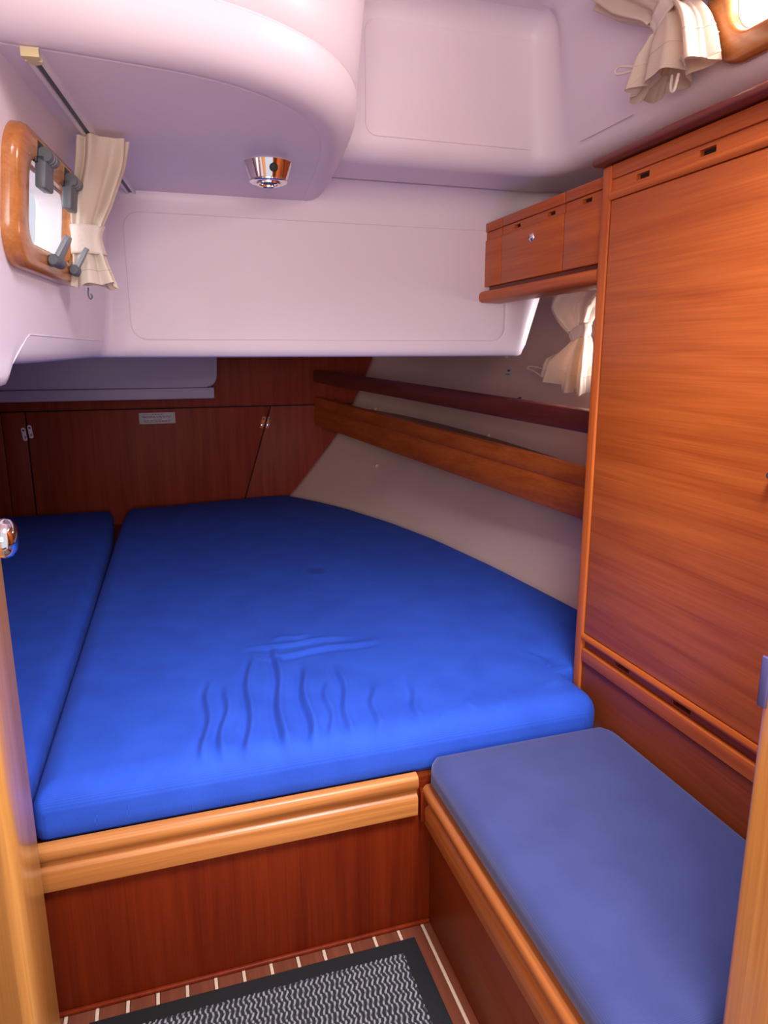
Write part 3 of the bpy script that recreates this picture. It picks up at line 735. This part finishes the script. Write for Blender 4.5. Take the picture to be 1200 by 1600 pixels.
for s_ in (0.135, 0.315): hinge(WP(s_, 0.365, 0.020), E1, E2, w1)
for s_ in (0.205, 0.365): dog(WP(s_, 0.196, 0.024), E1, E2, w1)
w2 = portlight('window_2', (XB-0.017, (W2Y0+W2Y1)/2, (W2Z0+W2Z1)/2), (0, -1, 0), (-0.16, 0, 0.987), W2Y1-W2Y0, W2Z1-W2Z0, 0.085, 0.335, 0.135, 0.045, 0.022, 'bright portlight with wood surround above the wardrobe')
hinge((XB-0.050, 1.265, 2.135), (0, -1, 0), (-0.16, 0, 0.987), w2)
hx = hull_at(PORT_Y, PORT_Z); tn = V(hull_at(PORT_Y-0.2, PORT_Z)-hull_at(PORT_Y+0.2, PORT_Z), -0.4, 0).normalized()
tz = V(hull_at(PORT_Y, PORT_Z+0.1)-hull_at(PORT_Y, PORT_Z-0.1), 0, 0.2).normalized()
portlight('window_3', (hx-0.006, PORT_Y, PORT_Z), tn, tz, 0.46, 0.24, 0.09, 0.33, 0.135, 0.05, 0.022, 'small hull portlight half hidden behind the wardrobe edge')

# ================================================================== CURTAINS
def curtain(label, axis_pts, widths, depths, wdirs, ddir, band, folds, seed, cords=(), mat='cotton', group=None):
    """gathered cloth: closed folded loops carried along an axis and pinched by a band (band = (t0, t1))"""
    rnd = random.Random(seed)
    pts = catmull(axis_pts, 12); n = len(pts)-1
    root = thing('curtain', label, 'curtain', tuple(pts[-1]), group)
    K = 144; ph = [rnd.random()*6.28 for _ in range(6)]
    kn = [k/(len(widths)-1) for k in range(len(widths))]
    def ring(t, grow=0.0, smoothf=1.0, shrink=1.0):
        i = min(n-1, int(t*n)); p = pts[i].lerp(pts[i+1], t*n-i)
        w = interp(kn, widths, t)*shrink; d = interp(kn, depths, t)*shrink
        wd_ = Vector([interp(kn, [q[c] for q in wdirs], t) for c in range(3)]).normalized()
        out = []
        for k in range(K):
            a = 2*PI*k/K
            f = 0.26*math.sin(folds*a+ph[0]+1.0*math.sin(2.5*t+ph[1])) + 0.14*math.sin((folds*2-3)*a+ph[2]+1.6*t) + 0.07*math.sin(5*a+6*t+ph[3])
            f *= smoothf
            ca, sa = math.cos(a), math.sin(a)
            ca = math.copysign(abs(ca)**0.8, ca); sa = math.copysign(abs(sa)**0.8, sa)
            q = p + wd_*((w/2*(1+0.30*f)+grow)*ca) + Vector(ddir)*(((d/2)*(1+f*1.5)+grow)*sa)
            if t > 0.8: q += V(0, 0, 1)*(0.005*math.sin(2*a+ph[4])+0.0025*math.sin(folds*a+ph[5]))*(t-0.8)/0.2
            out.append(q)
        return out
    b0, b1 = band
    loft('cloth', [ring(b0*k/30) for k in range(31)], mat, root, closed=True, sharp=80)
    sk = loft('skirt', [ring(lerp(b1, 1.0, k/30)) for k in range(31)] + [[p+V(0, 0, 0.003) for p in ring(1.0, 0, 1.0, 0.93)], [p+V(0, 0, 0.012) for p in ring(0.985, 0, 0.8, 0.75)], [p+V(0, 0, 0.016) for p in ring(0.98, 0, 0.5, 0.3)]], mat, root, closed=True, sharp=80)
    bw = [ring(lerp(b0-0.012, b1+0.012, k/8), 0.0035, 0.12) for k in range(9)]
    loft('tie_band', bw, 'band', root, closed=True, sharp=80, solid=0.003)
    hem = ring(0.87, 0.0012)
    bm = bmesh.new(); add_tube(bm, hem+[hem[0], hem[1]], 0.0010, 5); emit('hem_stitch', bm, 'band', sk, True, 80)
    for c in cords: tube('cord_loop', catmull(c, 8), 0.0028, 'band', root, 8)
    return root
wa = (0.98, 0.19, 0)
c1 = curtain('cream curtain tied back beside the side wall portlight', [(-0.076, 1.72, 1.850), (-0.086, 1.72, 1.795), (-0.110, 1.72, 1.72), (-0.126, 1.72, 1.655), (-0.122, 1.72, 1.60), (-0.118, 1.72, 1.552)],
        [0.098, 0.094, 0.080, 0.052, 0.068, 0.092], [0.050, 0.055, 0.050, 0.036, 0.046, 0.060], [wa]*6, (-0.19, 0.98, 0), (0.545, 0.725), 6, 3)
tube('hook', catmull([(-0.132, 1.715, 1.548), (-0.133, 1.712, 1.532), (-0.129, 1.711, 1.524), (-0.125, 1.712, 1.530), (-0.128, 1.713, 1.535)], 6), 0.0016, 'grey', c1, 8)
curtain('sunlit cream curtain tied beside the portlight above the wardrobe', [(1.060, 1.585, 2.27), (1.064, 1.50, 2.195), (1.066, 1.415, 2.125), (1.064, 1.375, 2.082), (1.058, 1.352, 2.03), (1.052, 1.346, 1.955)],
        [0.17, 0.14, 0.085, 0.078, 0.165, 0.225], [0.05, 0.055, 0.045, 0.040, 0.07, 0.085], [(0, 0.66, -0.75), (0, 0.66, -0.75), (0, 0.66, -0.75), (0, 0.80, -0.6), (0, 0.98, -0.2), (0, 1, -0.06)], (1, 0, 0), (0.49, 0.635), 8, 11,
        cords=[[(1.02, 1.43, 2.005), (1.012, 1.47, 2.018), (1.010, 1.482, 2.011), (1.012, 1.47, 2.003), (1.02, 1.43, 1.997)],
               [(1.030, 1.315, 1.950), (1.022, 1.306, 1.922), (1.022, 1.296, 1.916), (1.026, 1.290, 1.945)]])
curtain('cream curtain tied under the lockers against the beige hull side', [(1.50, 2.31, 1.63), (1.50, 2.365, 1.575), (1.505, 2.335, 1.50), (1.505, 2.325, 1.455), (1.505, 2.395, 1.375), (1.505, 2.420, 1.290)],
        [0.32, 0.26, 0.10, 0.078, 0.23, 0.27], [0.08, 0.08, 0.05, 0.045, 0.09, 0.10], [(0, 1, 0), (0, 1, 0), (0, 0.92, -0.4), (0, 0.92, -0.4), (0, 0.98, 0.15), (0, 0.97, 0.22)], (1, 0, 0), (0.43, 0.60), 8, 23,
        cords=[[(1.475, 2.50, 1.345), (1.465, 2.55, 1.352), (1.46, 2.61, 1.357), (1.46, 2.63, 1.347), (1.462, 2.59, 1.340), (1.47, 2.53, 1.318)]])

# curtain tracks
tr = thing('curtain_track', 'white curtain track with yellowed end cap on the soffit', 'curtain track', (-0.09, 1.8, ZS))
T0, T1 = V(-0.152, 1.300, ZS), V(-0.034, 2.275, ZS); td = (T1-T0).normalized(); tp = V(td.y, -td.x, 0)
sweep('track', [(-0.013, 0.001), (-0.013, -0.010), (-0.0055, -0.010), (-0.0055, -0.003), (0.0055, -0.003), (0.0055, -0.010), (0.013, -0.010), (0.013, 0.001)], T0, T1, tp, (0, 0, 1), 'white', tr)
sweep('groove', [(-0.0055, -0.003), (-0.0055, -0.006), (0.0055, -0.006), (0.0055, -0.003)], T0+td*0.01, T1-td*0.005, tp, (0, 0, 1), 'grey', tr)
bm = bmesh.new()
add_prism(bm, [T0+tp*a+td*b+V(0, 0, -0.002) for a, b in ((-0.013, -0.004), (0.013, -0.004), (0.013, 0.006), (0.008, 0.009), (0.008, 0.014), (0.013, 0.017), (0.011, 0.026), (0.0, 0.032), (-0.011, 0.026), (-0.013, 0.017), (-0.008, 0.014), (-0.008, 0.009), (-0.013, 0.006))], (0, 0, -0.0125))
emit('end_cap', bm, 'cream', tr)
tag(box('curtain_track', (1.46, 1.80, 1.645), (1.482, 2.72, 1.657), 'white', None, 0.002), 'short white curtain track behind the locker bottom', 'curtain track')

# ================================================================== CEILING LAMP
lp = thing('ceiling_lamp', 'round chrome spotlight on the soffit', 'lamp', (0.292, 1.85, ZS))
LO = (0.292, 1.85, ZS)
hs = lathe('housing', [(0.0, 0.0), (0.059, 0.0), (0.060, 0.002), (0.0455, 0.040), (0.0465, 0.0415), (0.046, 0.044), (0.043, 0.046), (0.036, 0.046), (0.034, 0.0445), (0.030, 0.036), (0.0, 0.034)], LO, (0, 0, -1), 'chrome', lp, 56)
lathe('bezel', [(0.031, 0.036), (0.0315, 0.046), (0.030, 0.0505), (0.0265, 0.052), (0.0225, 0.0505), (0.021, 0.046), (0.021, 0.036)], LO, (0, 0, -1), 'chrome', lp, 48)
lathe('lens', [(0.0, 0.046), (0.021, 0.045), (0.021, 0.043)], LO, (0, 0, -1), 'black', lp, 32)
dv = V(0.10, -1.0, 0).normalized(); bd = (dv*0.94 + V(0, 0, -0.34)).normalized()
lathe('switch_button', [(0.0, 0.0045), (0.0085, 0.004), (0.0103, 0.002), (0.0105, -0.004)], V(*LO)+dv*0.0520+V(0, 0, -0.021), bd, 'black', hs, 24)

# ================================================================== SIGNS, LATCHES, BUTTONS
sg = thing('notice_label', 'pale printed notice stuck on the hatch', 'label', (-0.022, YB, 1.01))
box('card', (-0.125, YB-0.0025, 1.010), (0.081, YB-0.0005, 1.076), 'paper', sg, 0.0004, 1)
bm = bmesh.new()
rl = random.Random(3)
for zc, x0, x1 in ((1.066, -0.05, 0.010), (1.055, -0.105, 0.062), (1.048, -0.100, 0.055), (1.038, -0.045, 0.005), (1.029, -0.10, 0.058), (1.022, -0.095, 0.05)):
    xq = x0
    while xq < x1:
        w_ = rl.uniform(0.006, 0.020); add_box(bm, (xq, YB-0.0029, zc-0.0016), (min(xq+w_, x1), YB-0.0025, zc+0.0016)); xq += w_+0.004
emit('print', bm, 'ink', sg)
def latch(x_, z_, ang, label):
    t = thing('hatch_latch', label, 'latch', (x_, YB, z_), 'latches on the hatch')
    ex, ez = V(math.cos(ang), 0, math.sin(ang)), V(-math.sin(ang), 0, math.cos(ang))
    for q, dz in ((-0.017, -0.010), (0.017, 0.0)):
        o_ = V(x_, YB, z_)+ex*q+ez*dz
        bm = bmesh.new(); add_prism(bm, [o_+ex*a+ez*b for a, b in rrect(0.022, 0.076, 0.0105, 5)], (0, -0.007, 0))
        pl_ = emit('turn_button', bm, 'chrome', t, True, 40)
        lathe('screw', [(0, 0.0035), (0.004, 0.003), (0.0065, 0.0)], o_+ez*0.022+V(0, -0.007, 0), (0, -1, 0), 'grey', pl_, 14)
        lathe('boss', [(0, 0.010), (0.006, 0.009), (0.008, 0.0)], o_-ez*0.018+V(0, -0.007, 0), (0, -1, 0), 'chrome', pl_, 14)
latch(-0.731, 0.985, 0.10, 'chrome turn latch at the upright edge of the hatch')
latch(0.622, 1.003, -0.32, 'chrome turn latch at the slanted edge of the hatch')
def hull_normal(y, z):
    a = V(hull_at(y+0.05, z)-hull_at(y-0.05, z), 0.1, 0); b = V(hull_at(y, z+0.05)-hull_at(y, z-0.05), 0, 0.1)
    n_ = a.cross(b).normalized(); return n_ if n_.x < 0 else -n_
def cam_hit(px, py):
    """where a sight line through that picture point meets the lining (placement of small buttons)"""
    d = fw + rt*((px-600)/1090) - up*((py-800)/1090); o_ = V(0, 0, 1.40); s0 = 1.5
    while s0 < 6:
        p = o_+d*s0
        if 1.6 < p.y < 4.4 and 0.32 < p.z < 1.88 and p.x >= hull_at(p.y, p.z): return p
        s0 += 0.004
    return None
btn = [('upper', 793, 557), ('dark', 814, 625), ('a', 590, 728), ('b', 588, 640), ('c', 765, 682)]
BT = {'upper': 'small beige dome button just under the beam end', 'dark': 'small dark screw just above the dark shelf rail', 'a': 'small beige dome button below the shelf fiddle', 'b': 'small beige dome button between the rails, nearer the bulkhead', 'c': 'small beige dome button between the rails, nearer the wardrobe'}
for key, px, py in btn:
    p = cam_hit(px, py)
    if p is None: continue
    n_ = hull_normal(p.y, p.z)
    o_ = lathe('dome_button', [(0, 0.010), (0.006, 0.009), (0.010, 0.006), (0.0125, 0.0), (0.0125, -0.006)], V(hull_at(p.y, p.z), p.y, p.z)+n_*0.006, n_, 'grey' if key == 'dark' else 'vinyl', None, 16)
    tag(o_, BT[key], 'button')
p = cam_hit(797, 582)
if p is not None:
    n_ = hull_normal(p.y, p.z); zz = (V(0, 0, 1)-n_*n_.z).normalized(); yy_ = zz.cross(n_).normalized()
    c_ = V(hull_at(p.y, p.z), p.y, p.z)+n_*0.0065
    t = thing('sticker', 'small white sticker with a red mark on the beige hull side', 'sticker', tuple(c_))
    plate('card', c_, yy_, zz, [(-0.028, -0.024), (0.028, -0.024), (0.028, 0.024), (-0.028, 0.024)], 0.001, 'paper', t)
    plate('red_mark', c_+n_*0.0012, yy_, zz, [(-0.012, 0.002), (0.006, 0.002), (0.012, 0.007), (0.006, 0.012), (-0.012, 0.012)], 0.0006, 'red', t)
    plate('print', c_+n_*0.0012, yy_, zz, [(-0.016, -0.013), (0.016, -0.013), (0.016, -0.009), (-0.016, -0.009)], 0.0006, 'ink', t)

# ================================================================== MAT
mt = thing('door_mat', 'black edged doormat with grey ribbed pile on the cabin sole', 'mat', (0.13, 1.0, 0.0))
bm = bmesh.new(); add_box(bm, (-0.238, 0.55, 0.001), (0.506, 1.358, 0.006), 0.002); emit('rubber_border', bm, 'rubber', mt, True, 50)
X0, X1, Y0, Y1 = -0.195, 0.463, 0.60, 1.320
bm = bmesh.new(); NXm, NYm = 420, 150; tl = bm.verts.layers.float.new('tuft'); G = []
rm = random.Random(5)
for j in range(NYm+1):
    row = []; y_ = lerp(Y0, Y1, j/NYm)
    for i in range(NXm+1):
        x_ = lerp(X0, X1, i/NXm)
        ph = x_/0.0118*2*PI + 1.5*math.sin(y_/0.026*2*PI + 1.3*math.sin(x_*31)) + 0.9*math.sin(y_*23+x_*17)
        h = 0.5+0.5*math.sin(ph); h = h*(0.75+0.25*math.sin(y_/0.0075*2*PI+i*0.8)) + rm.uniform(-0.10, 0.10)
        ed = min(x_-X0, X1-x_, y_-Y0, Y1-y_); e = sstep(0.0, 0.006, ed+0.003*math.sin(x_*420+y_*380))
        v_ = bm.verts.new((x_, y_, 0.0055+0.0065*e*(0.35+0.65*max(0, h)))); v_[tl] = h; row.append(v_)
    G.append(row)
for j in range(NYm):
    for i in range(NXm): bm.faces.new((G[j][i], G[j][i+1], G[j+1][i+1], G[j+1][i]))
tag(emit('pile', bm, 'pile', mt, True, 180), kind='stuff')

# ================================================================== DOORWAY
dp = thing('door_post', 'honey coloured rounded wooden post at the doorway beside the berth', 'door post', (-0.30, 1.22, 0.0))
pp = [(-0.315, 1.333), (-0.292, 1.333), (-0.287, 1.330), (-0.285, 1.325), (-0.285, 1.205)]
for k in range(1, 7):
    a = PI/2*k/6; pp.append((-0.303+0.018*math.cos(a), 1.200-0.035*math.sin(a)))
pp += [(-0.312, 1.162), (-0.330, 1.156), (-0.345, 1.156), (-0.345, 1.333)]
prism('post', [(a, b, 0.0) for a, b in pp], (0, 0, 1.335), 'post', dp)
box('edge_strip', (-0.316, 1.333, 0.44), (-0.290, 1.337, 1.335), 'panel_z', dp, 0.001)
ld = thing('door_leaf', 'open honey coloured wooden door leaf at the frame edge with a chrome knob', 'door', (-0.32, 0.7, 0.0))
box('leaf', (-0.345, 0.35, 0.01), (-0.302, 1.140, 1.95), 'post', ld, 0.008, 4)
kn = V(-0.302, 1.075, 1.150)
hd = lathe('handle', [(0.0, -0.001), (0.022, 0.0), (0.022, 0.004), (0.012, 0.008), (0.0095, 0.030), (0.010, 0.045), (0.020, 0.058), (0.027, 0.072), (0.029, 0.080), (0.026, 0.088), (0.017, 0.0945), (0.0, 0.096)], kn, (1, 0, 0), 'chrome', ld, 40, 60)
rp = thing('door_post', 'honey coloured door post in the near corner in front of the bench', 'door post', (0.74, 0.53, 0.0))
box('post', (0.668, 0.44, 0.0), (0.868, 0.603, 1.868), 'post', rp, 0.012, 4)
tag(box('stop_pad', (0.664, 0.590, 0.985), (0.668, 0.603, 1.050), 'strap', None, 0.002), 'dark blue pad on the near door post', 'pad')
